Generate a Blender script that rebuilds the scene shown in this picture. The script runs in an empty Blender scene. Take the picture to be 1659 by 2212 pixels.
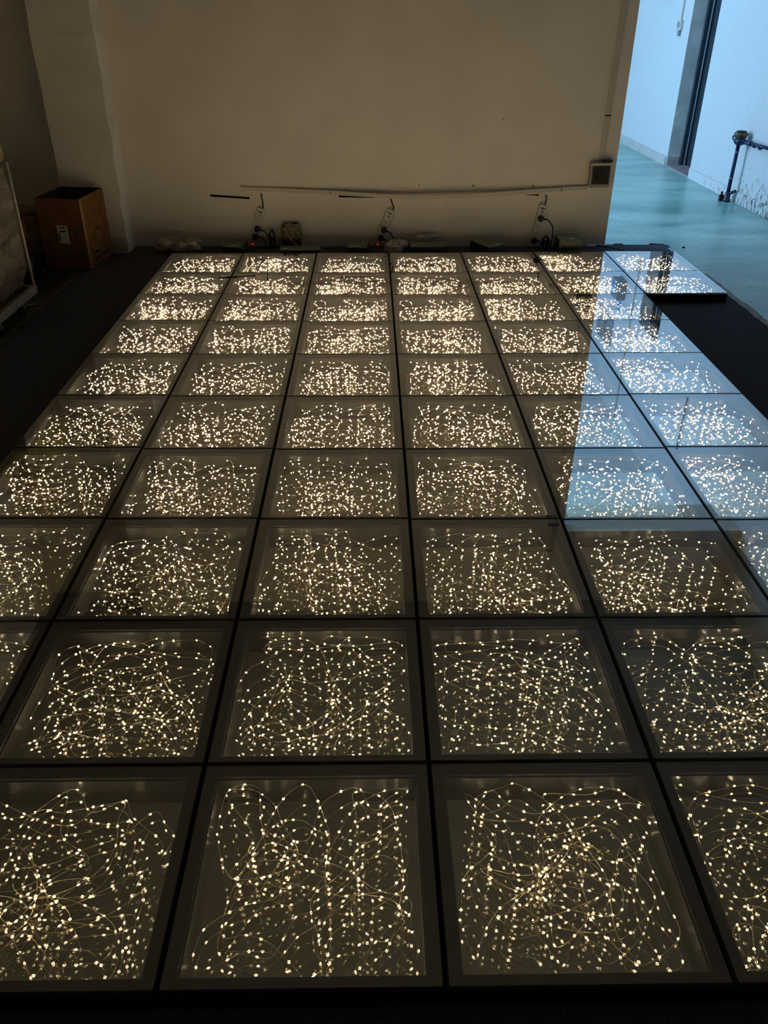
import bpy, bmesh, math, random
from mathutils import Vector, Matrix, noise as mnoise
import numpy as np

scene = bpy.context.scene
COL = scene.collection
PI = math.pi

# ------------------------------------------------------------------ camera
cam_d = bpy.data.cameras.new('camera')
cam = bpy.data.objects.new('camera', cam_d)
COL.objects.link(cam)
cam_d.sensor_fit = 'VERTICAL'
cam_d.sensor_height = 24.0
cam_d.lens = 24.0 * 1740.57 / 2212.0
cam_d.clip_start = 0.05
CR = Matrix(((0.999874445, 0.0041741, -0.0152863), (-0.0151863, 0.5278589, -0.8491963), (0.0045244, 0.8493218, 0.5278560)))
cam.matrix_world = Matrix.Translation((-0.128, -5.7364, 1.4854)) @ CR.to_4x4()
scene.camera = cam

# ------------------------------------------------------------------ world, view, big lights
world = bpy.data.worlds.new('world')
scene.world = world
world.use_nodes = True
world.node_tree.nodes['Background'].inputs[0].default_value = (0.35, 0.55, 0.8, 1)
world.node_tree.nodes['Background'].inputs[1].default_value = 0.02
vs = scene.view_settings
vs.view_transform = 'Standard'
vs.look = 'None'
vs.exposure = 0.64
vs.gamma = 1.0
vs.use_curve_mapping = False
cy = scene.cycles
cy.max_bounces = 14
cy.diffuse_bounces = 3
cy.glossy_bounces = 10
cy.transmission_bounces = 8
cy.transparent_max_bounces = 24
cy.caustics_reflective = False
cy.caustics_refractive = False
cy.sample_clamp_indirect = 8.0
cy.use_denoising = True
cy.use_light_tree = True
cy.filter_width = 1.1

BULB_STRENGTH = 330.0      # the lit chip of each bulb
BULB_BODY = 0.75            # its resin drop
DAY_POWER = 215.0
day = bpy.data.lights.new('daylight', 'AREA')
day.shape = 'RECTANGLE'
day.size = 4.2
day.size_y = 1.9
day.energy = DAY_POWER
day.color = (0.38, 0.64, 1.0)
day_o = bpy.data.objects.new('window_daylight', day)
COL.objects.link(day_o)
day_o.location = (-3.16, 3.7, 2.1)
day_o.rotation_euler = (0, -PI / 2, 0)     # shines towards +X from just inside an added, unseen rear-room window

# ------------------------------------------------------------------ materials
MATS = {}


def mat(name, col, rough=0.6, spec=0.3, metal=0.0, var=0.12, scale=8.0, bump=0.0, bscale=40.0, col2=None, thr=(0.35, 0.65), stretch=(1, 1, 1), coat=0.0):
    m = bpy.data.materials.new(name)
    m.use_nodes = True
    nt = m.node_tree
    b = nt.nodes['Principled BSDF']
    b.inputs['Roughness'].default_value = rough
    b.inputs['Metallic'].default_value = metal
    b.inputs['Specular IOR Level'].default_value = spec
    b.inputs['Coat Weight'].default_value = coat
    tc = nt.nodes.new('ShaderNodeTexCoord')
    mp = nt.nodes.new('ShaderNodeMapping')
    mp.inputs['Scale'].default_value = stretch
    nt.links.new(tc.outputs['Object'], mp.inputs[0])
    n = nt.nodes.new('ShaderNodeTexNoise')
    n.inputs['Scale'].default_value = scale
    n.inputs['Detail'].default_value = 5
    nt.links.new(mp.outputs[0], n.inputs['Vector'])
    r = nt.nodes.new('ShaderNodeValToRGB')
    r.color_ramp.elements[0].position = thr[0]
    r.color_ramp.elements[1].position = thr[1]
    c2 = col2 if col2 else tuple(min(1, c * (1 + var)) for c in col)
    c1 = col if col2 else tuple(c * (1 - var) for c in col)
    r.color_ramp.elements[0].color = (*c1, 1)
    r.color_ramp.elements[1].color = (*c2, 1)
    nt.links.new(n.outputs['Fac'], r.inputs[0])
    nt.links.new(r.outputs[0], b.inputs['Base Color'])
    if bump > 0:
        n2 = nt.nodes.new('ShaderNodeTexNoise')
        n2.inputs['Scale'].default_value = bscale
        n2.inputs['Detail'].default_value = 6
        nt.links.new(mp.outputs[0], n2.inputs['Vector'])
        bp = nt.nodes.new('ShaderNodeBump')
        bp.inputs['Strength'].default_value = bump
        bp.inputs['Distance'].default_value = 0.01
        nt.links.new(n2.outputs['Fac'], bp.inputs['Height'])
        nt.links.new(bp.outputs[0], b.inputs['Normal'])
    MATS[name] = m
    return m


def emit(name, col, strength):
    m = bpy.data.materials.new(name)
    m.use_nodes = True
    b = m.node_tree.nodes['Principled BSDF']
    b.inputs['Base Color'].default_value = (*col, 1)
    b.inputs['Emission Color'].default_value = (*col, 1)
    b.inputs['Emission Strength'].default_value = strength
    MATS[name] = m
    return m


mat('room_paint', (0.82, 0.76, 0.69), 0.85, 0.2, var=0.04, scale=3, bump=0.05, bscale=60)
mat('pillar_paint', (0.80, 0.75, 0.69), 0.85, 0.2, var=0.06, scale=4, bump=0.12, bscale=25)
mat('recess_shade_paint', (0.52, 0.41, 0.31), 0.9, 0.1, var=0.05, scale=3, bump=0.05)  # wall paint darkened to stand for the shade in the recess
mat('ceiling_paint', (0.26, 0.25, 0.24), 0.9, 0.1, var=0.04, scale=2)
mat('ceiling_white', (0.88, 0.88, 0.88), 0.9, 0.1, var=0.03, scale=2)
mat('carpet', (0.095, 0.100, 0.125), 1.0, 0.05, var=0.3, scale=250, bump=0.5, bscale=350)
mat('floor_shaded', (0.035, 0.042, 0.030), 0.4, 0.4, var=0.35, scale=5, bump=0.1, bscale=20)
mat('tape_worn', (0.36, 0.38, 0.36), 0.7, 0.3, var=0.35, scale=30, bump=0.2)
mat('tape_green', (0.085, 0.085, 0.055), 0.7, 0.3, var=0.5, scale=40, bump=0.2)
mat('frame_black', (0.006, 0.006, 0.006), 0.5, 0.3, var=0.2)
mat('rim_dark', (0.020, 0.018, 0.015), 0.5, 0.3, var=0.2)
mat('liner', (0.013, 0.012, 0.009), 0.35, 0.5, var=0.25, scale=30, stretch=(1, 1, 8))
mat('wire', (0.42, 0.33, 0.19), 0.5, 0.4, var=0.1)
mat('cardboard', (0.22, 0.10, 0.038), 0.85, 0.15, var=0.12, scale=14, bump=0.08)
mat('cardboard_in', (0.08, 0.05, 0.025), 0.9, 0.1, var=0.1, scale=14)
mat('print_black', (0.02, 0.016, 0.012), 0.7, 0.2, var=0.2)
mat('paper_white', (0.62, 0.66, 0.60), 0.7, 0.2, var=0.05)
mat('tape_clear', (0.40, 0.26, 0.12), 0.2, 0.6, var=0.1, coat=0.5)
mat('psu_green', (0.15, 0.18, 0.11), 0.5, 0.4, var=0.15, scale=20)
mat('psu_side', (0.035, 0.038, 0.030), 0.5, 0.4, var=0.2)
mat('plastic_white', (0.66, 0.63, 0.57), 0.4, 0.4, var=0.04, scale=10)
mat('plastic_black', (0.010, 0.010, 0.011), 0.4, 0.4, var=0.2)
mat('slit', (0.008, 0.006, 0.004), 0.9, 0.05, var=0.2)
mat('pvc', (0.62, 0.56, 0.48), 0.5, 0.35, var=0.03, scale=5)
mat('box_grey', (0.34, 0.31, 0.25), 0.5, 0.4, var=0.06)
mat('smoked', (0.045, 0.040, 0.038), 0.15, 0.5, var=0.1)
mat('cloth', (0.42, 0.38, 0.33), 0.95, 0.1, var=0.15, scale=30, bump=0.2, bscale=120)
mat('film', (0.19, 0.16, 0.12), 0.20, 0.7, var=0.35, scale=5, bump=0.8, bscale=14, stretch=(1, 1, 3.5), coat=0.5)
mat('film_tan', (0.22, 0.17, 0.09), 0.2, 0.7, var=0.5, scale=40, bump=0.9, bscale=70, coat=0.6)
mat('steel_grey', (0.34, 0.34, 0.31), 0.4, 0.5, metal=0.4, var=0.1, scale=20)
mat('rubber', (0.012, 0.012, 0.012), 0.6, 0.3, var=0.2)
mat('foam_yellow', (0.32, 0.28, 0.14), 0.9, 0.1, var=0.1, scale=12)
mat('orange_label', (0.55, 0.24, 0.04), 0.7, 0.2, var=0.15, scale=30)
mat('tan_sack', (0.28, 0.20, 0.11), 0.9, 0.1, var=0.2, scale=20, bump=0.3)
mat('bag_black', (0.008, 0.008, 0.010), 0.3, 0.5, var=0.2, bump=0.4, bscale=18)
mat('pipe_blue', (0.006, 0.014, 0.075), 0.4, 0.5, var=0.15, scale=20)
mat('brass', (0.14, 0.10, 0.06), 0.45, 0.5, metal=0.5, var=0.2)
mat('rust', (0.07, 0.03, 0.02), 0.8, 0.3, var=0.3, scale=40)
mat('door_steel', (0.030, 0.045, 0.060), 0.4, 0.5, var=0.1)
mat('frame_highlight', (0.40, 0.50, 0.55), 0.4, 0.5, var=0.1)
mat('reveal_plaster', (0.84, 0.82, 0.80), 0.9, 0.1, var=0.15, scale=6, bump=0.1)
mat('skirting_tile', (0.60, 0.58, 0.54), 0.5, 0.3, var=0.08, scale=6)
mat('threshold_stone', (0.42, 0.32, 0.33), 0.6, 0.3, var=0.12, scale=14)
mat('cabinet_grey', (0.30, 0.31, 0.33), 0.5, 0.4, var=0.05)
mat('notice_blue', (0.12, 0.42, 0.75), 0.6, 0.3, var=0.15, scale=16)
mat('dark_glass', (0.36, 0.38, 0.40), 0.12, 0.5, var=0.1)
mat('window_frame', (0.5, 0.5, 0.5), 0.5, 0.4, var=0.05)
mat('chipboard', (0.55, 0.52, 0.47), 0.85, 0.1, var=0.1)
emit('led_red', (1.0, 0.03, 0.02), 1.2)
emit('bulb_chip', (1.0, 0.80, 0.52), BULB_STRENGTH)
emit('bulb_drop', (1.0, 0.74, 0.43), BULB_BODY)
emit('added_tube_light', (0.38, 0.64, 1.0), 30.0)


def floor_material():
    m = bpy.data.materials.new('epoxy_floor')
    m.use_nodes = True
    nt = m.node_tree
    b = nt.nodes['Principled BSDF']
    tc = nt.nodes.new('ShaderNodeTexCoord')
    mp = nt.nodes.new('ShaderNodeMapping')
    mp.inputs['Scale'].default_value = (0.7, 1.6, 1)
    nt.links.new(tc.outputs['Object'], mp.inputs[0])
    n = nt.nodes.new('ShaderNodeTexNoise')
    n.inputs['Scale'].default_value = 1.3
    n.inputs['Detail'].default_value = 9
    n.inputs['Distortion'].default_value = 0.6
    nt.links.new(mp.outputs[0], n.inputs['Vector'])
    r = nt.nodes.new('ShaderNodeValToRGB')
    r.color_ramp.elements[0].position = 0.36
    r.color_ramp.elements[0].color = (0.17, 0.38, 0.36, 1)
    r.color_ramp.elements[1].position = 0.64
    r.color_ramp.elements[1].color = (0.44, 0.68, 0.63, 1)
    nt.links.new(n.outputs['Fac'], r.inputs[0])
    n2 = nt.nodes.new('ShaderNodeTexNoise')      # scuffs and specks
    n2.inputs['Scale'].default_value = 22
    n2.inputs['Detail'].default_value = 8
    nt.links.new(mp.outputs[0], n2.inputs['Vector'])
    r2 = nt.nodes.new('ShaderNodeValToRGB')
    r2.color_ramp.elements[0].position = 0.28
    r2.color_ramp.elements[0].color = (0.45, 0.45, 0.45, 1)
    r2.color_ramp.elements[1].position = 0.42
    r2.color_ramp.elements[1].color = (1, 1, 1, 1)
    nt.links.new(n2.outputs['Fac'], r2.inputs[0])
    mx = nt.nodes.new('ShaderNodeMix')
    mx.data_type = 'RGBA'
    mx.blend_type = 'MULTIPLY'
    mx.inputs[0].default_value = 1.0
    nt.links.new(r.outputs[0], mx.inputs[6])
    nt.links.new(r2.outputs[0], mx.inputs[7])
    nt.links.new(mx.outputs[2], b.inputs['Base Color'])
    mr = nt.nodes.new('ShaderNodeMapRange')
    mr.inputs[3].default_value = 0.22
    mr.inputs[4].default_value = 0.42
    nt.links.new(n.outputs['Fac'], mr.inputs[0])
    nt.links.new(mr.outputs[0], b.inputs['Roughness'])
    bp = nt.nodes.new('ShaderNodeBump')
    bp.inputs['Strength'].default_value = 0.12
    bp.inputs['Distance'].default_value = 0.01
    nt.links.new(n2.outputs['Fac'], bp.inputs['Height'])
    nt.links.new(bp.outputs[0], b.inputs['Normal'])
    MATS['epoxy_floor'] = m


floor_material()


def stained_wall():
    """Old whitewash: flaking dark marks that thin out with height."""
    m = bpy.data.materials.new('whitewash')
    m.use_nodes = True
    nt = m.node_tree
    b = nt.nodes['Principled BSDF']
    b.inputs['Roughness'].default_value = 0.9
    b.inputs['Specular IOR Level'].default_value = 0.15
    tc = nt.nodes.new('ShaderNodeTexCoord')
    sp = nt.nodes.new('ShaderNodeSeparateXYZ')
    nt.links.new(tc.outputs['Object'], sp.inputs[0])
    mp = nt.nodes.new('ShaderNodeMapping')
    mp.inputs['Scale'].default_value = (1, 1.5, 0.8)
    mp.inputs['Rotation'].default_value = (0.35, 0, 0)
    nt.links.new(tc.outputs['Object'], mp.inputs[0])
    n = nt.nodes.new('ShaderNodeTexNoise')
    n.inputs['Scale'].default_value = 21
    n.inputs['Detail'].default_value = 9
    n.inputs['Roughness'].default_value = 0.62
    nt.links.new(mp.outputs[0], n.inputs['Vector'])
    nl = nt.nodes.new('ShaderNodeTexNoise')
    nl.inputs['Scale'].default_value = 1.6
    nl.inputs['Detail'].default_value = 3
    nt.links.new(tc.outputs['Object'], nl.inputs['Vector'])
    h = nt.nodes.new('ShaderNodeMapRange')          # flaking reaches about 0.7 m up the wall, mostly on the near stretch
    h.inputs[1].default_value = 0.0
    h.inputs[2].default_value = 0.55
    h.inputs[3].default_value = 0.30
    h.inputs[4].default_value = 0.0
    nt.links.new(sp.outputs['Z'], h.inputs[0])
    yf = nt.nodes.new('ShaderNodeMapRange')
    yf.inputs[1].default_value = 1.2
    yf.inputs[2].default_value = 3.6
    yf.inputs[3].default_value = 1.0
    yf.inputs[4].default_value = 0.12
    nt.links.new(sp.outputs['Y'], yf.inputs[0])
    mu = nt.nodes.new('ShaderNodeMath')
    mu.operation = 'MULTIPLY'
    nt.links.new(h.outputs[0], mu.inputs[0])
    nt.links.new(yf.outputs[0], mu.inputs[1])
    ad = nt.nodes.new('ShaderNodeMath')
    ad.operation = 'ADD'
    nt.links.new(n.outputs['Fac'], ad.inputs[0])
    nt.links.new(mu.outputs[0], ad.inputs[1])
    ad2 = nt.nodes.new('ShaderNodeMath')
    ad2.operation = 'MULTIPLY_ADD'
    ad2.inputs[1].default_value = 0.16
    nt.links.new(nl.outputs['Fac'], ad2.inputs[0])
    nt.links.new(ad.outputs[0], ad2.inputs[2])
    r = nt.nodes.new('ShaderNodeValToRGB')
    e = r.color_ramp.elements
    e[0].position = 0.0
    e[0].color = (0.78, 0.78, 0.77, 1)
    e[1].position = 0.92
    e[1].color = (0.10, 0.10, 0.085, 1)
    e.new(0.755).color = (0.72, 0.73, 0.72, 1)
    e.new(0.83).color = (0.52, 0.53, 0.51, 1)
    nt.links.new(ad2.outputs[0], r.inputs[0])
    nt.links.new(r.outputs[0], b.inputs['Base Color'])
    bp = nt.nodes.new('ShaderNodeBump')
    bp.inputs['Strength'].default_value = 0.25
    bp.inputs['Distance'].default_value = 0.01
    nt.links.new(n.outputs['Fac'], bp.inputs['Height'])
    nt.links.new(bp.outputs[0], b.inputs['Normal'])
    MATS['whitewash'] = m


stained_wall()


def mirror_material():
    m = bpy.data.materials.new('mirror')
    m.use_nodes = True
    nt = m.node_tree
    nt.nodes.clear()
    o = nt.nodes.new('ShaderNodeOutputMaterial')
    g = nt.nodes.new('ShaderNodeBsdfGlossy')
    g.inputs['Roughness'].default_value = 0.0
    g.inputs['Color'].default_value = (0.84, 0.82, 0.75, 1)
    nt.links.new(g.outputs[0], o.inputs[0])
    MATS['mirror'] = m


def film_pane_material():
    """Half-silvered glass: mirrors a share that grows towards grazing angles, lets the rest through."""
    m = bpy.data.materials.new('one_way_glass')
    m.use_nodes = True
    nt = m.node_tree
    nt.nodes.clear()
    o = nt.nodes.new('ShaderNodeOutputMaterial')
    mx = nt.nodes.new('ShaderNodeMixShader')
    t = nt.nodes.new('ShaderNodeBsdfTransparent')
    t.inputs['Color'].default_value = (0.97, 0.95, 0.91, 1)
    g = nt.nodes.new('ShaderNodeBsdfGlossy')
    g.inputs['Roughness'].default_value = 0.0
    g.inputs['Color'].default_value = (0.96, 0.97, 1.0, 1)
    lw = nt.nodes.new('ShaderNodeLayerWeight')
    lw.inputs['Blend'].default_value = 0.5
    pw = nt.nodes.new('ShaderNodeMath')
    pw.operation = 'POWER'
    pw.inputs[1].default_value = 2.0
    nt.links.new(lw.outputs['Facing'], pw.inputs[0])
    ma = nt.nodes.new('ShaderNodeMath')
    ma.operation = 'MULTIPLY_ADD'
    ma.inputs[1].default_value = 0.48
    ma.inputs[2].default_value = 0.26
    nt.links.new(pw.outputs[0], ma.inputs[0])
    p8 = nt.nodes.new('ShaderNodeMath')
    p8.operation = 'POWER'
    p8.inputs[1].default_value = 8.0
    nt.links.new(lw.outputs['Facing'], p8.inputs[0])
    m8 = nt.nodes.new('ShaderNodeMath')
    m8.operation = 'MULTIPLY_ADD'
    m8.inputs[1].default_value = 0.20
    nt.links.new(p8.outputs[0], m8.inputs[0])
    nt.links.new(ma.outputs[0], m8.inputs[2])
    nt.links.new(m8.outputs[0], mx.inputs[0])
    nt.links.new(t.outputs[0], mx.inputs[1])
    nt.links.new(g.outputs[0], mx.inputs[2])
    nt.links.new(mx.outputs[0], o.inputs[0])
    MATS['one_way_glass'] = m
    c = bpy.data.materials.new('clear_glass')
    c.use_nodes = True
    nt = c.node_tree
    nt.nodes.clear()
    o = nt.nodes.new('ShaderNodeOutputMaterial')
    t = nt.nodes.new('ShaderNodeBsdfTransparent')
    t.inputs['Color'].default_value = (0.97, 0.99, 0.96, 1)
    nt.links.new(t.outputs[0], o.inputs[0])
    MATS['clear_glass'] = c


mirror_material()
film_pane_material()


# ------------------------------------------------------------------ mesh helpers
class MB:
    def __init__(self):
        self.v, self.f, self.m = [], [], []

    def add(self, vs_, fs, mi=0):
        n = len(self.v)
        self.v.extend(tuple(p) for p in vs_)
        for q in fs:
            self.f.append(tuple(i + n for i in q))
            self.m.append(mi)
        return self

    def box(self, a, b, mi=0, M=None):
        x0, y0, z0 = a
        x1, y1, z1 = b
        vs_ = [Vector(p) for p in ((x0, y0, z0), (x1, y0, z0), (x1, y1, z0), (x0, y1, z0), (x0, y0, z1), (x1, y0, z1), (x1, y1, z1), (x0, y1, z1))]
        if M is not None:
            vs_ = [M @ p for p in vs_]
        return self.add(vs_, [(0, 3, 2, 1), (4, 5, 6, 7), (0, 1, 5, 4), (1, 2, 6, 5), (2, 3, 7, 6), (3, 0, 4, 7)], mi)

    def hexa(self, bottom, top, mi=0):
        """Four bottom points and four top points, counter-clockwise seen from above."""
        return self.add(list(bottom) + list(top), [(0, 3, 2, 1), (4, 5, 6, 7), (0, 1, 5, 4), (1, 2, 6, 5), (2, 3, 7, 6), (3, 0, 4, 7)], mi)

    def tube(self, pts, r, n=6, mi=0, cap=True):
        pts = [Vector(p) for p in pts]
        rings = []
        t = (pts[1] - pts[0]).normalized()
        up = Vector((0, 0, 1)) if abs(t.z) < 0.9 else Vector((1, 0, 0))
        s = t.cross(up).normalized()
        for i, p in enumerate(pts):
            a = pts[max(0, i - 1)]
            b = pts[min(len(pts) - 1, i + 1)]
            t = (b - a)
            if t.length < 1e-9:
                t = Vector((0, 0, 1))
            t.normalize()
            s = (s - t * s.dot(t))
            if s.length < 1e-6:
                s = t.orthogonal()
            s.normalize()
            u = t.cross(s)
            rr = r[i] if isinstance(r, (list, tuple)) else r
            rings.append([p + (s * math.cos(2 * PI * k / n) + u * math.sin(2 * PI * k / n)) * rr for k in range(n)])
        vs_ = [p for ring in rings for p in ring]
        fs = []
        for i in range(len(pts) - 1):
            for k in range(n):
                fs.append((i * n + k, i * n + (k + 1) % n, (i + 1) * n + (k + 1) % n, (i + 1) * n + k))
        if cap:
            fs.append(tuple(range(n - 1, -1, -1)))
            fs.append(tuple((len(pts) - 1) * n + k for k in range(n)))
        return self.add(vs_, fs, mi)

    def ellipsoid(self, c, rad, seg=12, ring=8, mi=0, M=None, bumpf=None):
        vs_ = []
        for j in range(1, ring):
            ph = PI * j / ring
            for k in range(seg):
                th = 2 * PI * k / seg
                d = Vector((math.sin(ph) * math.cos(th), math.sin(ph) * math.sin(th), math.cos(ph)))
                vs_.append(d)
        vs_.append(Vector((0, 0, 1)))
        vs_.append(Vector((0, 0, -1)))
        out = []
        for d in vs_:
            s = bumpf(d) if bumpf else 1.0
            p = Vector((d.x * rad[0] * s, d.y * rad[1] * s, d.z * rad[2] * s))
            if M is not None:
                p = M @ p
            out.append(p + Vector(c))
        fs = []
        for j in range(ring - 2):
            for k in range(seg):
                fs.append((j * seg + k, (j + 1) * seg + k, (j + 1) * seg + (k + 1) % seg, j * seg + (k + 1) % seg))
        top, bot = len(vs_) - 2, len(vs_) - 1
        for k in range(seg):
            fs.append((top, k, (k + 1) % seg))
            o = (ring - 2) * seg
            fs.append((bot, o + (k + 1) % seg, o + k))
        return self.add(out, fs, mi)

    def lathe(self, prof, c, n=20, mi=0, M=None):
        """prof: (radius, z) pairs."""
        vs_ = []
        for r, z in prof:
            for k in range(n):
                p = Vector((r * math.cos(2 * PI * k / n), r * math.sin(2 * PI * k / n), z))
                vs_.append((M @ p if M is not None else p) + Vector(c))
        fs = []
        for i in range(len(prof) - 1):
            for k in range(n):
                fs.append((i * n + k, i * n + (k + 1) % n, (i + 1) * n + (k + 1) % n, (i + 1) * n + k))
        fs.append(tuple(range(n - 1, -1, -1)))
        fs.append(tuple((len(prof) - 1) * n + k for k in range(n)))
        return self.add(vs_, fs, mi)

    def mesh(self, name, mats, smooth=False):
        me = bpy.data.meshes.new(name)
        me.from_pydata(self.v, [], self.f)
        for mm in (mats if isinstance(mats, (list, tuple)) else [mats]):
            me.materials.append(MATS[mm])
        me.polygons.foreach_set('material_index', self.m)
        if smooth:
            me.polygons.foreach_set('use_smooth', [True] * len(me.polygons))
        me.update()
        return me

    def build(self, name, mats, parent=None, smooth=False, bevel=0.0):
        return link(name, self.mesh(name, mats, smooth), parent, bevel)


def link(name, me, parent=None, bevel=0.0):
    o = bpy.data.objects.new(name, me)
    COL.objects.link(o)
    if parent is not None:
        o.parent = parent
    if bevel > 0:
        b = o.modifiers.new('bevel', 'BEVEL')
        b.width = bevel
        b.segments = 2
        b.limit_method = 'ANGLE'
    return o


def tag(o, label=None, cat=None, group=None, kind=None):
    if label:
        o['label'] = label
    if cat:
        o['category'] = cat
    if group:
        o['group'] = group
    if kind:
        o['kind'] = kind
    return o


def thing(name, label, cat, loc=(0, 0, 0), rz=0.0, group=None):
    o = bpy.data.objects.new(name, None)
    COL.objects.link(o)
    o.empty_display_size = 0.1
    o.location = loc
    o.rotation_euler = (0, 0, rz)
    return tag(o, label, cat, group)


def spline(ctrl, n=8):
    """Catmull-Rom through the control points."""
    P = [Vector(p) for p in ctrl]
    P = [P[0] * 2 - P[1]] + P + [P[-1] * 2 - P[-2]]
    out = []
    for i in range(1, len(P) - 2):
        p0, p1, p2, p3 = P[i - 1:i + 3]
        for k in range(n):
            t = k / n
            out.append(0.5 * ((2 * p1) + (p2 - p0) * t + (2 * p0 - 5 * p1 + 4 * p2 - p3) * t * t + (3 * p1 - p0 - 3 * p2 + p3) * t ** 3))
    out.append(P[-2])
    return out


# ------------------------------------------------------------------ the setting
YW = 0.376          # face of the partition wall
XR = 3.25           # face of the long right-hand wall
CEIL = 3.45


def struct(name, mb, mats, label, parent=None, smooth=False):
    return tag(mb.build(name, mats, parent, smooth), label, None, None, 'structure')


struct('floor', MB().box((-3.4, -8.2, -0.1), (3.7, 7.9, 0.0)), 'epoxy_floor', 'worn teal green painted concrete floor')
struct('floor_shade_strip', MB().box((-3.22, -7.9, 0.0), (-2.0, 1.30, 0.0012)), 'floor_shaded', 'worn floor strip beside the carpet on the left, shade painted as dark green')  # same floor, with the shade on this side put into its colour
struct('ceiling', MB().box((-3.4, -8.2, CEIL), (3.7, 0.6, CEIL + 0.1)), 'ceiling_paint', 'plain dark ceiling above the room, out of frame')
struct('ceiling_rear', MB().box((-3.4, 0.6, CEIL), (3.7, 7.9, CEIL + 0.1)), 'ceiling_white', 'white ceiling of the rear room, mirrored in the panels')

# partition: plain wall with a free right-hand end
wb = struct('wall_back', MB().box((-1.87, YW, 0), (1.612, YW + 0.16, CEIL)), 'room_paint', 'plain off-white partition wall behind the glowing floor')

# the beam that carries on over the opening
struct('trim_1', MB().box((1.612, YW, 2.66), (XR, YW + 0.46, CEIL)), 'room_paint', 'beam above the opening beside the partition')


def pillar():
    mb = MB()
    x0, x1, y0, y1 = -2.255, -1.858, 0.168, 1.4
    N = 60
    for i in range(N):                       # the two front arrises are chipped and wavy
        z0, z1 = CEIL * i / N, CEIL * (i + 1) / N

        def w(z, s):
            return 0.009 * mnoise.noise(Vector((s, z * 5.0, 0.3))) + 0.006 * mnoise.noise(Vector((s, z * 17.0, 4.3)))

        def ring(z):
            return [(x0 + w(z, 1), y0, z), (x1 + w(z, 7), y0 + w(z, 5), z), (x1, y1, z), (x0, y1, z)]
        a, b = ring(z0), ring(z1)
        mb.add(a + b, [(0, 1, 5, 4), (1, 2, 6, 5), (3, 0, 4, 7), (2, 3, 7, 6)])
    return mb


struct('wall_pillar', pillar(), 'pillar_paint', 'square plastered pillar with chipped edges at the left')
struct('baseboard_pillar', MB().box((-2.25, 0.156, 0.035), (-1.872, 0.168, 0.115)), 'chipboard', 'short skirting strip at the foot of the pillar')
struct('wall_recess', MB().box((-3.3, 1.30, 0), (-2.255, 1.42, CEIL)), 'recess_shade_paint', 'recess wall left of the pillar, its shade painted brown')

# left side walls: front room, then the rear room with an unseen window added for the daylight
mb = MB()
mb.box((-3.35, -8.2, 0), (-3.22, 1.6, CEIL))
mb.box((-3.35, 1.6, 0), (-3.22, 5.8, 1.1))
mb.box((-3.35, 1.6, 3.1), (-3.22, 5.8, CEIL))
mb.box((-3.35, 5.8, 0), (-3.22, 7.8, CEIL))
struct('wall_left', mb, 'room_paint', 'left wall, out of frame')
struct('wall_front', MB().box((-3.35, -8.2, 0), (3.7, -8.0, CEIL)), 'room_paint', 'wall behind the camera')
struct('wall_rear', MB().box((-3.35, 7.7, 0), (3.7, 7.85, CEIL)), 'whitewash', 'far end wall of the rear room')
struct('wall_divider', MB().box((-3.22, YW + 0.16, 0), (-1.858, YW + 0.28, CEIL)).box((-3.22, 1.42, 0), (-1.858, 1.5, CEIL)), 'room_paint', 'wall closing the rear room off behind the pillar')
win = struct('window_1', MB().box((-3.33, 1.6, 1.1), (-3.25, 5.8, 1.16)).box((-3.33, 1.6, 3.04), (-3.25, 5.8, 3.1)).box((-3.33, 1.6, 1.16), (-3.25, 1.66, 3.04)).box((-3.33, 5.74, 1.16), (-3.25, 5.8, 3.04)), 'window_frame', 'wide unseen window added to the rear room for daylight')
for k in range(1, 4):
    y = 1.6 + 1.05 * k
    MB().box((-3.32, y - 0.025, 1.16), (-3.26, y + 0.025, 3.04)).build('mullion', 'window_frame', win)
for k in range(4):
    y = 1.63 + 1.05 * k
    MB().box((-3.30, y, 1.14), (-3.295, y + 1.03, 3.06)).build('pane', 'clear_glass', win)

# right wall with door recess and two high transoms
DY0, DY1, DZ = 3.36, 4.13, 1.97
mb = MB()
TR = [(5.10, 5.95, 2.28, 2.70)]
segs = [(-8.2, DY0, None), (DY0, DY1, 'd'), (DY1, 5.10, None), (5.10, 5.95, 'w0'), (5.95, 7.85, None)]
for a, b, k in segs:
    if k is None:
        mb.box((XR, a, 0), (3.6, b, CEIL))
    elif k == 'd':
        mb.box((XR, a, DZ), (3.6, b, CEIL))
    else:
        t = TR[int(k[1])]
        mb.box((XR, a, 0), (3.6, b, t[2]))
        mb.box((XR, a, t[3]), (3.6, b, CEIL))
struct('wall_right', mb, 'whitewash', 'long whitewashed wall with flaking paint along the passage')
for i, t in enumerate(TR):
    wx = 3.36
    w = struct('window_%d' % (i + 2), MB().box((wx, t[0], t[2]), (wx + 0.04, t[1], t[2] + 0.03)).box((wx, t[0], t[3] - 0.03), (wx + 0.04, t[1], t[3])).box((wx, t[0], t[2] + 0.03), (wx + 0.04, t[0] + 0.03, t[3] - 0.03)).box((wx, t[1] - 0.03, t[2] + 0.03), (wx + 0.04, t[1], t[3] - 0.03)),
               'cabinet_grey', 'small dark transom window high in the whitewashed wall beyond the door')
    MB().box((wx + 0.015, t[0] + 0.03, t[2] + 0.03), (wx + 0.025, t[1] - 0.03, t[3] - 0.03)).build('pane', 'dark_glass', w)

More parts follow.
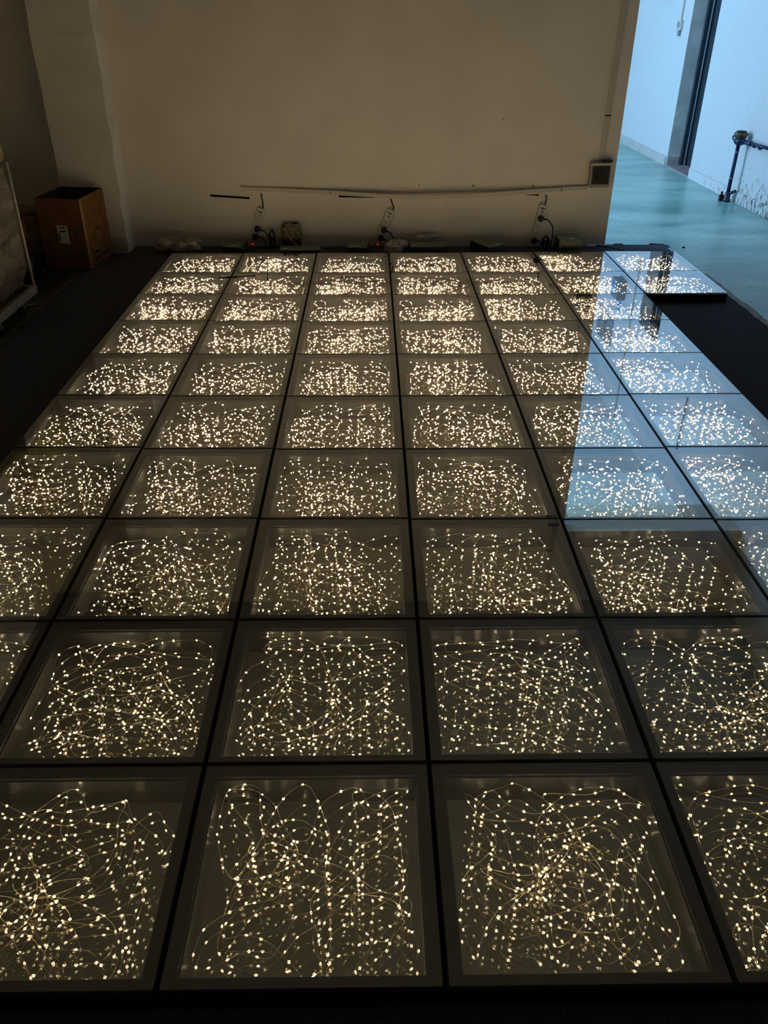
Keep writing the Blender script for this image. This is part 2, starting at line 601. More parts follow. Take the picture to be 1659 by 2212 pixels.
# door: plastered reveal, dark steel frame, leaf
door = struct('door_1', MB().box((3.46, DY0 + 0.05, 0.02), (3.50, DY1 - 0.05, DZ - 0.05)), 'door_steel', 'dark steel door set deep in the whitewashed wall')
MB().box((3.392, DY1 - 0.055, 0.0), (3.56, DY1, DZ)).build('door_frame', 'door_steel', door)
MB().box((3.392, DY0, 0.0), (3.56, DY0 + 0.055, DZ)).build('door_frame', 'door_steel', door)
MB().box((3.392, DY0 + 0.055, DZ - 0.055), (3.56, DY1 - 0.055, DZ)).build('door_frame', 'door_steel', door)
MB().box((3.432, DY1 - 0.066, 0.0), (3.442, DY1 - 0.055, DZ - 0.06)).build('highlight_strip', 'frame_highlight', door)  # pale strip painting the highlight line on the door frame
MB().tube(spline([(3.458, DY0 + 0.13, 1.0), (3.42, DY0 + 0.13, 1.0), (3.42, DY0 + 0.24, 1.0)], 4), 0.01, 8).build('handle', 'steel_grey', door, True)
struct('trim_2', MB().box((XR + 0.0005, DY1 - 0.004, 0.0), (3.392, DY1, DZ)).box((XR + 0.0005, DY0, 0.0), (3.392, DY0 + 0.004, DZ)).box((XR + 0.0005, DY0, DZ - 0.004), (3.392, DY1, DZ)), 'reveal_plaster', 'grey plastered reveal of the door opening')
struct('trim_3', MB().box((XR - 0.012, DY0 - 0.01, 0.0), (3.6, DY1 + 0.01, 0.014)), 'threshold_stone', 'mauve stone threshold in the doorway')

# skirting tiles along the right wall
bb = struct('baseboard_right', MB().box((XR - 0.004, -7.9, 0.0), (XR, DY0 - 0.012, 0.092)).box((XR - 0.004, DY1 + 0.012, 0.0), (XR, 7.7, 0.092)), 'reveal_plaster', 'pale tiled skirting along the whitewashed wall')
rnd = random.Random(5)
tile_me = MB().box((-0.013, 0.0, 0.0), (-0.004, 0.494, 0.095)).mesh('skirting_tile', 'skirting_tile')
y = DY0 - 0.014 - 0.497
while y > -1.0:                    # the near tiles are as grimy as the wall above them
    x = XR - rnd.uniform(0, 0.002)
    MB().box((x - 0.013, y, 0.0), (x - 0.004, y + 0.494, 0.095)).build('skirting_tile', 'whitewash', bb)
    y -= 0.5
MB().box((XR + 0.001, DY1 - 0.016, 0.0), (3.385, DY1 - 0.0045, 0.095)).build('skirting_tile', 'skirting_tile', bb)
y = DY1 + 0.014
while y < 7.2:
    o = link('skirting_tile', tile_me, bb)
    o.location = (XR - rnd.uniform(0, 0.002), y, 0.0)
    y += 0.5

# ------------------------------------------------------------------ carpet and its taped edges
CX0, CX1, CY0, CY1 = -2.03, 2.068, -5.9, 0.372
cp = MB()
cp.box((CX0, CY0, 0.0013), (CX1, CY1, 0.006))
cp.box((1.63, CY1, 0.0), (2.10, 0.43, 0.006))
tag(cp.build('carpet', 'carpet'), 'thin dark navy carpet laid under the glowing floor panels', 'carpet')


def ragged_strip(name, x0, x1, ya, yb, matn, z, seed, label):
    r = random.Random(seed)
    mb = MB()
    n = 70
    L = []
    for i in range(n + 1):
        y = ya + (yb - ya) * i / n
        L.append((x0 + r.uniform(-0.006, 0.006), x1 + r.uniform(-0.01, 0.01), y))
    for i in range(n):
        a, b = L[i], L[i + 1]
        mb.hexa([(a[0], a[2], 0.0), (a[1], a[2], 0.0), (b[1], b[2], 0.0), (b[0], b[2], 0.0)], [(a[0], a[2], z), (a[1], a[2], z), (b[1], b[2], z), (b[0], b[2], z)])
    return tag(mb.build(name, matn), label, 'tape')


ragged_strip('edge_tape', CX1 + 0.007, CX1 + 0.050, -5.0, -0.36, 'tape_worn', 0.0075, 1, 'worn grey tape along the carpet edge on the passage side')
ragged_strip('edge_tape', CX0 - 0.055, CX0 - 0.012, -3.2, -0.25, 'tape_green', 0.0075, 2, 'greenish ragged tape along the carpet edge beside the wrapped trolley')

# ------------------------------------------------------------------ the glowing floor
XB = [-1.4972, -1.0038, -0.4998, -0.0032, 0.4971, 1.0026, 1.5065, 2.0104]
YB = [[-0.061, -0.0611, -0.0576, -0.0506, -0.0401, -0.0261, -0.0085, 0.0126],
      [-0.5238, -0.5322, -0.5362, -0.5357, -0.5308, -0.5214, -0.5076, -0.4893],
      [-0.9822, -0.9986, -1.0094, -1.0145, -1.0141, -1.0081, -0.9964, -0.9791],
      [-1.4707, -1.4877, -1.4979, -1.5014, -1.4982, -1.4882, -1.4715, -1.448],
      [-1.9747, -1.9847, -1.9897, -1.9927, -1.9897, -1.9807, -1.9707, -1.9607],
      [-2.4731, -2.4869, -2.4949, -2.4973, -2.4939, -2.4847, -2.4698, -2.4491],
      [-2.966, -2.9818, -2.992, -2.9965, -2.9955, -2.9888, -2.9765, -2.9586],
      [-3.477, -3.4824, -3.4878, -3.4932, -3.4987, -3.5041, -3.5095, -3.5149],
      [-4.0075] * 8, [-4.5078] * 8, [-4.9989] * 8]
PH = 0.065
HI = 0.221            # half width of the clear opening
HO = 0.2465           # half outer width of the tray

# tray: four walls and a base
mb = MB()
mb.box((-HO, -HO, 0.006), (HO, HO, 0.012))
for sx in (-1, 1):
    mb.box((min(sx * HI, sx * HO), -HO, 0.012), (max(sx * HI, sx * HO), HO, 0.0555))
    mb.box((-HI, min(sx * HI, sx * HO), 0.012), (HI, max(sx * HI, sx * HO), 0.0555))
tray_me = mb.mesh('tray', 'frame_black')
# rim under the glass border
mb = MB()
for s in (-1, 1):
    mb.box((min(s * HI, s * 0.243), -0.243, 0.0555), (max(s * HI, s * 0.243), 0.243, 0.0565))
    mb.box((-HI, min(s * HI, s * 0.243), 0.0555), (HI, max(s * HI, s * 0.243), 0.0565))
rim_me = mb.mesh('rim', 'rim_dark')
# clear-channel liner inside the tray (stepped ledge)
mb = MB()
for s in (-1, 1):
    mb.box((min(s * HI, s * (HI - 0.004)), -HI, 0.0145), (max(s * HI, s * (HI - 0.004)), HI, 0.050))
    mb.box((-HI + 0.004, min(s * HI, s * (HI - 0.004)), 0.0145), (HI - 0.004, max(s * HI, s * (HI - 0.004)), 0.050))
liner_me = mb.mesh('liner', 'liner')
mirror_me = MB().box((-HI, -HI, 0.012), (HI, HI, 0.0144)).mesh('mirror', 'mirror')
mb = MB()
mb.box((-0.2445, -0.2445, 0.0567), (0.2445, 0.2445, PH))
mb.m = [1, 0, 1, 1, 1, 1]
pane_me = mb.mesh('glass_pane', ['one_way_glass', 'clear_glass'])


def string_path(seed, nb, step):
    """A loosely coiled fairy-light wire inside the tray: points and the bulbs' places along it."""
    r = random.Random(seed)
    lim = HI - 0.009
    G = 7
    dens = [[0.0] * G for _ in range(G)]
    # every tray is filled a little unevenly
    hot = [(r.uniform(-0.15, 0.15), r.uniform(-0.18, 0.10), r.uniform(0.05, 0.09)) for _ in range(3)]

    def want(x, y):
        return 0.75 + sum(1.5 * math.exp(-((x - hx) ** 2 + (y - hy) ** 2) / (2 * s_ * s_)) for hx, hy, s_ in hot)

    def cell(x, y):
        return min(G - 1, int((x + lim) / (2 * lim) * G)), min(G - 1, int((y + lim) / (2 * lim) * G))
    p = Vector((r.uniform(-0.1, 0.1), r.uniform(-0.1, 0.1)))
    th = r.uniform(0, 2 * PI)
    ctrl = []
    z = 0.03
    spacing = 0.053
    total = spacing * nb * 0.96
    length = 0.0
    while length < total:
        best = None
        for _ in range(14):
            a_ = th + r.gauss(0, 1.25)
            hop = r.uniform(0.035, 0.10)
            q = p + Vector((math.cos(a_), math.sin(a_))) * hop
            if abs(q.x) > lim or abs(q.y) > lim:
                continue
            ci, cj = cell(q.x, q.y)
            sc_ = dens[ci][cj] / want(q.x, q.y) + r.uniform(0, 0.5) + 0.25 * abs(a_ - th)
            if best is None or sc_ < best[0]:
                best = (sc_, q, a_, hop)
        if best is None:
            th = math.atan2(-p.y, -p.x) + r.uniform(-0.8, 0.8)
            continue
        _, q, th, hop = best
        ci, cj = cell(q.x, q.y)
        dens[ci][cj] += hop / 0.08
        length += hop
        p = q
        if r.random() < 0.6:
            z = r.uniform(0.025, 0.0525)
        ctrl.append(Vector((p.x, p.y, z)))
    dense = spline(ctrl, 12)
    # resample by arc length
    pts = [dense[0]]
    acc = 0.0
    for i in range(1, len(dense)):
        a_, b_ = dense[i - 1], dense[i]
        d = (b_ - a_).length
        while acc + d >= step:
            f = (step - acc) / d
            a_ = a_.lerp(b_, f)
            pts.append(a_.copy())
            d = (b_ - a_).length
            acc = 0.0
            if d < 1e-9:
                break
        acc += d
    m_ = HI - 0.0075
    for v in pts:
        v.x = max(-m_, min(m_, v.x))
        v.y = max(-m_, min(m_, v.y))
        v.z = max(0.0190, min(0.0535, v.z))
    n = len(pts)
    ids = [int((b + 0.5 + r.uniform(-0.22, 0.22)) * n / nb) for b in range(nb)]
    ids = [min(max(1, i), n - 2) for i in ids]
    bulbs = [(pts[i], (pts[i + 1] - pts[i - 1]).normalized()) for i in ids]
    return pts, bulbs


BR, BL = 0.0023, 0.0040      # bulb radius and half length
BULB_MATS = ['bulb_drop', 'bulb_chip']


def add_bulb(mb, p, M, seg, ring, chip_up):
    """Resin drop on the wire with the lit chip breaking its surface on one side."""
    mb.ellipsoid(p, (BR, BR, BL), seg, ring, 0, M)
    c = Vector(p) + M @ Vector((math.cos(chip_up) * 0.0018, math.sin(chip_up) * 0.0018, 0.0))
    mb.ellipsoid(c, (0.00088, 0.00088, 0.00105), 6, 4, 1, M)
    c = Vector(p) - M @ Vector((math.cos(chip_up) * 0.0018, math.sin(chip_up) * 0.0018, 0.0))
    mb.ellipsoid(c, (0.0007, 0.0007, 0.0009), 6, 4, 1, M)


bulb_mes = []
for k in range(8):
    mb = MB()
    add_bulb(mb, (0, 0, 0), Matrix.Identity(3), 8, 6, 2 * PI * k / 8)
    bulb_mes.append(mb.mesh('bulb', BULB_MATS, True))
NB = 152
ORD = ['first', 'second', 'third', 'fourth', 'fifth', 'sixth', 'seventh', 'eighth', 'ninth', 'tenth']


def bulb_rot(t):
    return t.to_track_quat('Z', 'Y').to_matrix()


variants = {}
BR_ = random.Random(77)


def string_variant(key, step, sides):
    if key in variants:
        return variants[key]
    pts, bulbs = string_path(1000 + key, NB, step)
    mw = MB().tube(pts, 0.0008, sides)
    wire_me = mw.mesh('light_string', 'wire', True)
    mbul = MB()
    rr = random.Random(key)
    for p, t in bulbs:
        add_bulb(mbul, p, bulb_rot(t), 6, 5, rr.uniform(0.15, PI - 0.15) if rr.random() < 0.8 else rr.uniform(0, 2 * PI))
    bulbs_me = mbul.mesh('bulbs', BULB_MATS, True)
    variants[key] = (wire_me, bulbs_me, bulbs)
    return variants[key]


def panel(r, c):
    x0, x1 = XB[c], XB[c + 1]
    yb = 0.5 * (YB[r][c] + YB[r][c + 1])
    yf = 0.5 * (YB[r + 1][c] + YB[r + 1][c + 1])
    if c == 6:
        label = 'glass light panel sticking out alone beside the main floor, %s' % ('against the rear edge' if r == 0 else 'with its black front side showing')
    else:
        label = 'glass fairy-light floor panel, %s row from the back wall, %s column from the left' % (ORD[r], ORD[c])
    root = thing('light_panel', label, 'floor panel', (0.5 * (x0 + x1), 0.5 * (yb + yf), 0.0), 0, 'glowing glass floor panels')
    root.scale = ((x1 - x0) / 0.5, (yb - yf) / 0.5, 1.0)
    link('tray', tray_me, root)
    link('rim', rim_me, root)
    link('liner', liner_me, root)
    link('mirror', mirror_me, root)
    link('glass_pane', pane_me, root)
    near = r >= 7
    if near:
        wire_me, bulbs_me, bulbs = string_variant(100 + r * 10 + c, 0.007, 5)
        rot = 0
    else:
        k = (r * 7 + c * 3 + (r * c) % 5) % 14
        wire_me, bulbs_me, bulbs = string_variant(k, 0.011, 4)
        rot = (r + 2 * c + r * c) % 4
    w = link('light_string', wire_me, root)
    w.rotation_euler = (0, 0, rot * PI / 2)
    inview = r == 9 and 1 <= c <= 5 or r == 8 and 0 <= c <= 5
    if inview:
        for p, t in bulbs:
            b = bpy.data.objects.new('bulb', bulb_mes[BR_.choice((1, 2, 2, 3, 1, 3, 0, 4, 6))])
            COL.objects.link(b)
            b.parent = w
            b.location = p
            b.rotation_euler = bulb_rot(t).to_euler()
    else:
        s = link('bulbs', bulbs_me, w)
        s['kind'] = 'stuff'
    return root


for r in range(10):
    for c in range(6):
        panel(r, c)
panel(0, 6)
panel(1, 6)

# small black clips bridging a joint
for dx, dy, lab in ((-0.018, 0.012, 'small black tape tab on a panel corner, upper of two at one joint'), (-0.020, -0.034, 'small black tape tab on a panel corner, lower of two at one joint')):
    cx, cyy = XB[4] + dx - 0.012, -3.499 + dy
    tag(MB().box((cx - 0.018, cyy - 0.009, PH), (cx + 0.018, cyy + 0.009, PH + 0.0012)).build('tape_tab', 'plastic_black'), lab, 'tape', 'black tabs on the floor')

# ------------------------------------------------------------------ wall fittings
# sagging cable trunking
t = thing('cable_trunking', 'long off-white cable trunking sagging away from the partition wall', 'cable trunking', (0, YW, 0.40))
ctrl = [(-1.057, 0.0, 0.423), (-0.75, -0.004, 0.412), (-0.409, -0.018, 0.399), (0.104, -0.048, 0.376), (0.40, -0.050, 0.379), (0.70, -0.040, 0.390), (1.05, -0.018, 0.412), (1.422, -0.001, 0.434)]
pts = spline(ctrl, 10)
mb = MB()
HT, DT = 0.026, 0.016
for i in range(len(pts) - 1):
    a, b = pts[i], pts[i + 1]
    for_a = [(a.x, a.y - DT - 0.001, a.z - 0.40 - HT), (b.x, b.y - DT - 0.001, b.z - 0.40 - HT), (b.x, b.y - 0.001, b.z - 0.40 - HT), (a.x, a.y - 0.001, a.z - 0.40 - HT)]
    top = [(p[0], p[1], p[2] + HT) for p in for_a]
    vs_ = for_a + top
    fs = [(0, 3, 2, 1), (4, 5, 6, 7), (0, 1, 5, 4), (2, 3, 7, 6)]
    if i == 0:
        fs.append((3, 0, 4, 7))
    if i == len(pts) - 2:
        fs.append((1, 2, 6, 5))
    mb.add(vs_, fs)
mb.build('trunking_channel', 'pvc', t)
for x, yoff, z in ((-0.413, -0.0365, 0.386), (1.238, -0.0285, 0.408)):
    MB().box((x - 0.0015, yoff, z - 0.40 - 0.012), (x + 0.0015, yoff + 0.004, z - 0.40 + 0.012)).build('joint_seam', 'slit', t)
MB().box((-1.056, -0.0185, -0.0025), (-1.040, -0.0165, 0.0225)).build('end_cap', 'plastic_white', t)

# shade of gaps painted on the wall: dark slits under the trunking
gap_shadows = [('black flat painted gap shadow on the wall beyond the left end of the trunking', [(-1.274, 0.366), (-0.995, 0.349), (-0.995, 0.336), (-1.274, 0.353)]),
         ('black tapering painted gap shadow on the wall under the trunking, left of the middle power strip', [(-0.354, 0.361), (-0.10, 0.348), (-0.10, 0.3455), (-0.354, 0.349)]),
         ('short black tapering painted gap shadow on the wall above the power strip nearest the switch box', [(0.985, 0.3675), (1.085, 0.3715), (1.085, 0.3625), (0.985, 0.3665)])]
for lab, q in gap_shadows:
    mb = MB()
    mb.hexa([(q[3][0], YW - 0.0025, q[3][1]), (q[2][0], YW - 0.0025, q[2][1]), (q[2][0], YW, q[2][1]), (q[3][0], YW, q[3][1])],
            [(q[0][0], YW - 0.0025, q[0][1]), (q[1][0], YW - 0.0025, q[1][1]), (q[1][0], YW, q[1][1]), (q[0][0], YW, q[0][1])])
    tag(mb.build('gap_shadow', 'slit'), lab, 'strip', 'painted gap shadows on the partition')

# screw holes and a spot on the wall, parts of the wall
for x, z, rr in ((0.608, 0.430, 0.005), (1.037, 0.428, 0.005), (0.22, 0.430, 0.004), (-0.975, 0.368, 0.003), (-0.38, 0.357, 0.003)):
    MB().lathe([(rr, 0.0), (rr, 0.002)], (x, YW, z), 10, 0, Matrix.Rotation(PI / 2, 3, 'X')).build('screw_hole', 'slit', wb)
MB().lathe([(0.006, 0.0), (0.004, 0.002)], (0.786, YW, 0.862), 10, 0, Matrix.Rotation(PI / 2, 3, 'X')).build('plaster_spot', 'tan_sack', wb)

# switch box with conduit
t = thing('switch_box', 'small breaker box with dark window on the partition wall near its end', 'switch box', (1.494, YW, 0.51))
t.rotation_euler = (0, -0.02, 0)
MB().box((-0.073, -0.058, -0.082), (0.073, 0.0, 0.082)).build('box_body', 'box_grey', t, False, 0.006)
f = MB().box((-0.060, -0.066, -0.060), (0.062, -0.0585, 0.058)).build('window_flap', 'smoked', t, False, 0.003)
MB().box((-0.044, -0.0695, -0.024), (-0.039, -0.0665, 0.026)).box((-0.039, -0.0695, 0.021), (0.030, -0.0665, 0.026)).build('flap_edge', 'plastic_black', f)
for k in range(3):
    MB().box((-0.032 + k * 0.016, -0.0715, -0.022), (-0.022 + k * 0.016, -0.0665, -0.002)).build('breaker_lever', 'plastic_black', f)
MB().box((0.012, -0.050, 0.0825), (0.080, -0.004, 0.094)).build('top_clip', 'plastic_black', t)
MB().box((-0.073, -0.062, 0.066), (0.070, -0.0585, 0.078)).build('lid_edge', 'plastic_white', t)

t = thing('wall_conduit', 'flat off-white conduit running up the wall from the breaker box', 'conduit', (1.500, YW, 0.60))
for z0, z1, dx0, dx1 in ((0.0, 0.280, 0.0, 0.005), (0.288, 1.4, 0.005, 0.025), (1.4, 2.84, 0.025, 0.04)):
    mb = MB()
    wdt = 0.022
    mb.hexa([(dx0 - wdt, -0.006, z0), (dx0 + wdt, -0.006, z0), (dx0 + wdt, 0, z0), (dx0 - wdt, 0, z0)], [(dx1 - wdt, -0.006, z1), (dx1 + wdt, -0.006, z1), (dx1 + wdt, 0, z1), (dx1 - wdt, 0, z1)])
    mb.build('conduit_length', 'pvc', t)
MB().box((-0.014, -0.004, 0.280), (0.024, 0.0, 0.288)).build('joint_gap', 'slit', t)


# ------------------------------------------------------------------ power strips, plugs
def power_strip(x_top, z_top, tilt, cordpts, label, sockets):
    """A four-way strip lying against the wall; local Z runs up the strip."""
    root = thing('power_strip', label, 'power strip', (x_top, YW - 0.001, z_top), 0, 'power strips on the partition')
    root.rotation_euler = (0, tilt, 0)
    L, W, D = 0.275, 0.028, 0.030
    MB().box((-W, -D, -L), (W, 0, 0)).build('strip_body', 'plastic_white', root, False, 0.007)
    for k, zz in enumerate(sockets):
        for dx, dz, a in ((-0.010, 0.006, 0.5), (0.010, 0.006, -0.5), (0.0, -0.010, 0.0)):
            M = Matrix.Translation((dx, -D - 0.0006, zz + dz)) @ Matrix.Rotation(a, 4, 'Y')
            MB().box((-0.0018, -0.0006, -0.005), (0.0018, 0.0008, 0.005), 0, M).build('socket_slot', 'slit', root)
    MB().box((-0.016, -D - 0.001, -0.026), (0.016, -D + 0.0005, -0.020)).box((-0.006, -D - 0.001, -0.036), (0.008, -D + 0.0005, -0.032)).build('print_mark', 'slit', root)
    MB().box((-0.009, -D - 0.001, -0.058), (0.011, -D + 0.0005, -0.044)).build('rating_plate', 'box_grey', root)
    led = MB().ellipsoid((-0.002, -D - 0.001, -L + 0.014), (0.0038, 0.003, 0.0038), 10, 6).build('indicator_light', 'led_red', root, True)
    led['label'] = 'small red indicator light'
    MB().box((-0.018, -0.012, 0.0), (0.010, 0.0, 0.012)).build('hanging_tab', 'pvc', root)
    MB().tube(spline(cordpts, 6), 0.0042, 8).build('cord', 'plastic_black', root, True)
    return root


power_strip(-0.914, 0.276, 0.30, [(0.008, -0.014, -0.004), (0.010, -0.016, 0.02), (-0.008, -0.012, 0.06), (-0.024, -0.006, 0.098)], 'white power strip with two stacked black plugs, left of the plastic-wrapped box', (-0.085,))
power_strip(0.022, 0.268, 0.385, [(0.012, -0.014, -0.004), (0.012, -0.016, 0.018), (-0.012, -0.012, 0.045), (-0.034, -0.006, 0.070)], 'white power strip tilted most, hanging under the middle of the trunking', (-0.092,))
power_strip(1.122, 0.305, 0.17, [(0.010, -0.014, -0.004), (0.011, -0.016, 0.02), (0.008, -0.010, 0.05), (0.0, -0.006, 0.066)], 'white power strip with two open sockets, nearest the breaker box', (-0.155, -0.212))


def plug(x, z, rz, cable, label):
    root = thing('power_plug', label, 'plug', (x, 0.343, z), 0, 'black plugs in the power strips')
    M = Matrix.Rotation(PI / 2, 3, 'X')
    MB().lathe([(0.019, 0.0), (0.0225, 0.006), (0.0225, 0.022), (0.018, 0.030), (0.010, 0.032)], (0, 0, 0), 18, 0, M).build('plug_body', 'plastic_black', root, True)
    d = Vector((math.cos(rz), 0, math.sin(rz)))
    MB().tube([Vector((0, -0.014, 0)) + d * 0.018, Vector((0, -0.014, 0)) + d * 0.042], [0.008, 0.0048], 10).build('strain_relief', 'plastic_black', root, True)
    pts = [Vector((0, -0.014, 0)) + d * 0.040] + [Vector((p[0] - x, p[1] - 0.343, p[2] - z)) for p in cable]
    MB().tube(spline(pts, 8), 0.0042, 7).build('cable', 'plastic_black', root, True)


plug(-0.950, 0.138, -0.3, [(-0.895, 0.320, 0.118), (-0.868, 0.318, 0.080), (-0.865, 0.310, 0.03), (-0.88, 0.29, 0.012)], 'upper black plug in the power strip beside the plastic-wrapped box')
plug(-0.968, 0.084, -0.2, [(-0.915, 0.318, 0.070), (-0.893, 0.316, 0.040), (-0.90, 0.30, 0.012)], 'lower black plug in the power strip beside the plastic-wrapped box')
plug(-0.030, 0.133, -0.4, [(0.022, 0.320, 0.105), (0.045, 0.318, 0.062), (0.058, 0.306, 0.03), (0.04, 0.28, 0.012)], 'upper black plug in the middle power strip')
plug(-0.052, 0.076, -0.4, [(-0.005, 0.318, 0.055), (0.012, 0.315, 0.030), (0.010, 0.30, 0.012)], 'lower black plug in the middle power strip')
plug(1.106, 0.214, -0.15, [(1.165, 0.318, 0.200), (1.195, 0.314, 0.160), (1.204, 0.322, 0.118), (1.205, 0.326, 0.070), (1.196, 0.325, 0.012)], 'black plug with a long hanging cable, high on the strip nearest the breaker box')
plug(1.076, 0.056, -0.1, [(1.120, 0.318, 0.040), (1.124, 0.306, 0.02), (1.112, 0.285, 0.012)], 'black plug at the foot of the strip nearest the breaker box')


def coil(x, y, z, w, h, n, label, seed):
    r = random.Random(seed)
    root = thing('cable_coil', label, 'cable', (x, y, 0.006), 0, 'coiled black cables')
    pts = []
    for k in range(n * 14 + 1):
        a = 2 * PI * k / 14 + PI / 2
        j = k / 14
        pts.append((math.cos(a) * w * (1 + 0.12 * math.sin(j * 2.1)) + 0.004 * math.sin(j * 3), -0.014 + 0.010 * (j - n / 2) + 0.003 * math.sin(k), z - 0.006 + math.sin(a) * h * (1 + 0.08 * math.cos(j * 1.7))))
    MB().tube(pts, 0.0036, 6).build('cable_loops', 'plastic_black', root, True)
    MB().lathe([(w * 0.95, -0.006), (w * 1.02, 0.0), (w * 0.95, 0.006)], (0, -0.012, z - 0.006), 14, 0, Matrix.Diagonal((1, 1.3, 1))).build('cable_tie', 'plastic_black', root, True)


coil(-0.845, 0.335, 0.072, 0.017, 0.062, 4, 'tall thin coil of black cable beside the plastic-wrapped box', 1)
coil(0.092, 0.310, 0.045, 0.026, 0.032, 3, 'small black cable bundle beside the middle power strip', 2)
coil(1.155, 0.330, 0.052, 0.020, 0.042, 4, 'looped black cable between the strip and the stacked power supply', 3)


# ------------------------------------------------------------------ power supplies on the carpet behind the floor
def psu(x0, x1, y0, y1, z1, rz, label, sticker, slots=False):
    cx, cyy = 0.5 * (x0 + x1), 0.5 * (y0 + y1)
    root = thing('power_supply', label, 'power supply', (cx, cyy, 0.006), rz, 'power supplies behind the floor')
    a, b = 0.5 * (x1 - x0), 0.5 * (y1 - y0)
    z = z1 - 0.006
    MB().box((-a, -b, 0), (a, b, z - 0.004)).build('case_body', 'psu_side', root, False, 0.002)
    MB().box((-a + 0.001, -b + 0.001, z - 0.0038), (a - 0.001, b - 0.001, z)).build('case_lid', 'psu_green', root)
    sx, sy, sw, sh = sticker
    MB().box((sx - sw, sy - sh, z), (sx + sw, sy + sh, z + 0.0008)).build('sticker', 'paper_white', root)
    if slots:
        MB().box((-a, -b - 0.008, 0.030), (a, -b - 0.0005, 0.045)).build('vent_bar', 'psu_green', root)
        MB().box((-a, -b - 0.008, 0.070), (a, -b - 0.0005, z)).build('vent_bar', 'psu_green', root)
        MB().box((-a, -b - 0.008, 0.0), (-a + 0.014, -b - 0.0005, 0.070)).build('vent_bar', 'psu_green', root)
        MB().box((a - 0.014, -b - 0.008, 0.0), (a, -b - 0.0005, 0.070)).build('vent_bar', 'psu_green', root)
    return root


psu(-1.165, -1.030, 0.095, 0.315, 0.070, -0.08, 'flat green-topped power supply by the wall, between the rag and a power strip', (0.0, -0.09, 0.03, 0.008))
psu(-0.765, -0.480, 0.020, 0.130, 0.068, 0.02, 'low wide power supply in front of the plastic-wrapped box', (-0.11, -0.02, 0.02, 0.012))
psu(-0.280, -0.145, 0.075, 0.300, 0.072, -0.10, 'green-topped power supply just left of the middle power strip', (-0.02, -0.09, 0.028, 0.008))
psu(0.150, 0.420, 0.090, 0.225, 0.074, 0.05, 'wide flat power supply right of the middle power strip', (-0.10, -0.045, 0.02, 0.008))
psu(0.640, 0.790, 0.075, 0.300, 0.080, 0.50, 'power supply turned at an angle between the two right power strips', (0.03, -0.08, 0.022, 0.01))
psu(1.215, 1.375, 0.110, 0.310, 0.112, -0.03, 'tall power supply with open front slots under the breaker box', (0.02, -0.05, 0.02, 0.012), True)

# plastic-wrapped box against the wall
t = thing('wrapped_adapter', 'box-shaped adapter in crinkled clear plastic standing against the wall', 'adapter', (-0.708, 0.335, 0.006))


def crumple(amp, sc, seed):
    return lambda d: 1 + amp * mnoise.noise(Vector((d.x * sc + seed, d.y * sc, d.z * sc)))


def soft_box(cx, cy_, cz, a, b, c, seed, amp=0.05, p=6, seg=28, ring=18):
    mb = MB()
    def f(d):
        k = (abs(d.x) ** p + abs(d.y) ** p + abs(d.z) ** p) ** (-1.0 / p)
        return k * (1 + amp * mnoise.noise(Vector((d.x * 3 + seed, d.y * 3, d.z * 3))) + amp * 0.5 * mnoise.noise(Vector((d.x * 9 + seed, d.y * 9, d.z * 9))))
    mb.ellipsoid((cx, cy_, cz), (a, b, c), seg, ring, 0, None, f)
    return mb


soft_box(0, 0, 0.09, 0.072, 0.030, 0.082, 3.1).build('wrap_body', 'film_tan', t, True)
MB().box((-0.072, -0.036, 0.0), (0.072, -0.028, 0.062)).build('lower_panel', 'psu_side', t, False, 0.003)
MB().box((0.012, -0.016, 0.168), (0.052, 0.004, 0.178)).build('handle_slot', 'slit', t)
MB().box((-0.056, -0.0335, 0.148), (-0.044, -0.029, 0.168)).build('hook_hole', 'slit', t)
MB().tube(spline([(-0.04, -0.036, 0.135), (-0.01, -0.045, 0.085), (0.03, -0.05, 0.04), (0.075, -0.055, 0.008)], 6), 0.0035, 7).build('lead', 'pvc', t, True)
r = random.Random(8)
for k in range(12):
    x, z = r.uniform(-0.055, 0.055), r.uniform(0.07, 0.15)
    M = Matrix.Translation((x, -0.032, z)) @ Matrix.Rotation(r.uniform(-1, 1), 4, 'Y') @ Matrix.Rotation(r.uniform(-0.5, 0.5), 4, 'X')
    MB().box((-0.007, -0.001, -0.004), (0.007, 0.001, 0.004), 0, M).build('film_crease', 'film_tan', t)

# rags
def rag(x, y, lumps, matn, label, seed):
    root = thing('rag', label, 'rag', (x, y, 0.006), 0, 'rags behind the floor')
    for i, (lx, ly, lz, a, b, c, rz) in enumerate(lumps):
        M = Matrix.Rotation(rz, 3, 'Z')
        def f(d, s=seed + i * 3.7):
            return 1 + 0.32 * mnoise.noise(Vector((d.x * 1.8 + s, d.y * 1.8, d.z * 1.8))) + 0.16 * abs(mnoise.noise(Vector((d.x * 5 + s, d.y * 5, d.z * 5))))
        mb = MB().ellipsoid((lx, ly, lz), (a, b, c), 26, 16, 0, M, f)
        mb.v = [(p[0], p[1], max(p[2], 0.0)) for p in mb.v]
        mb.build('cloth_fold', matn, root, True)


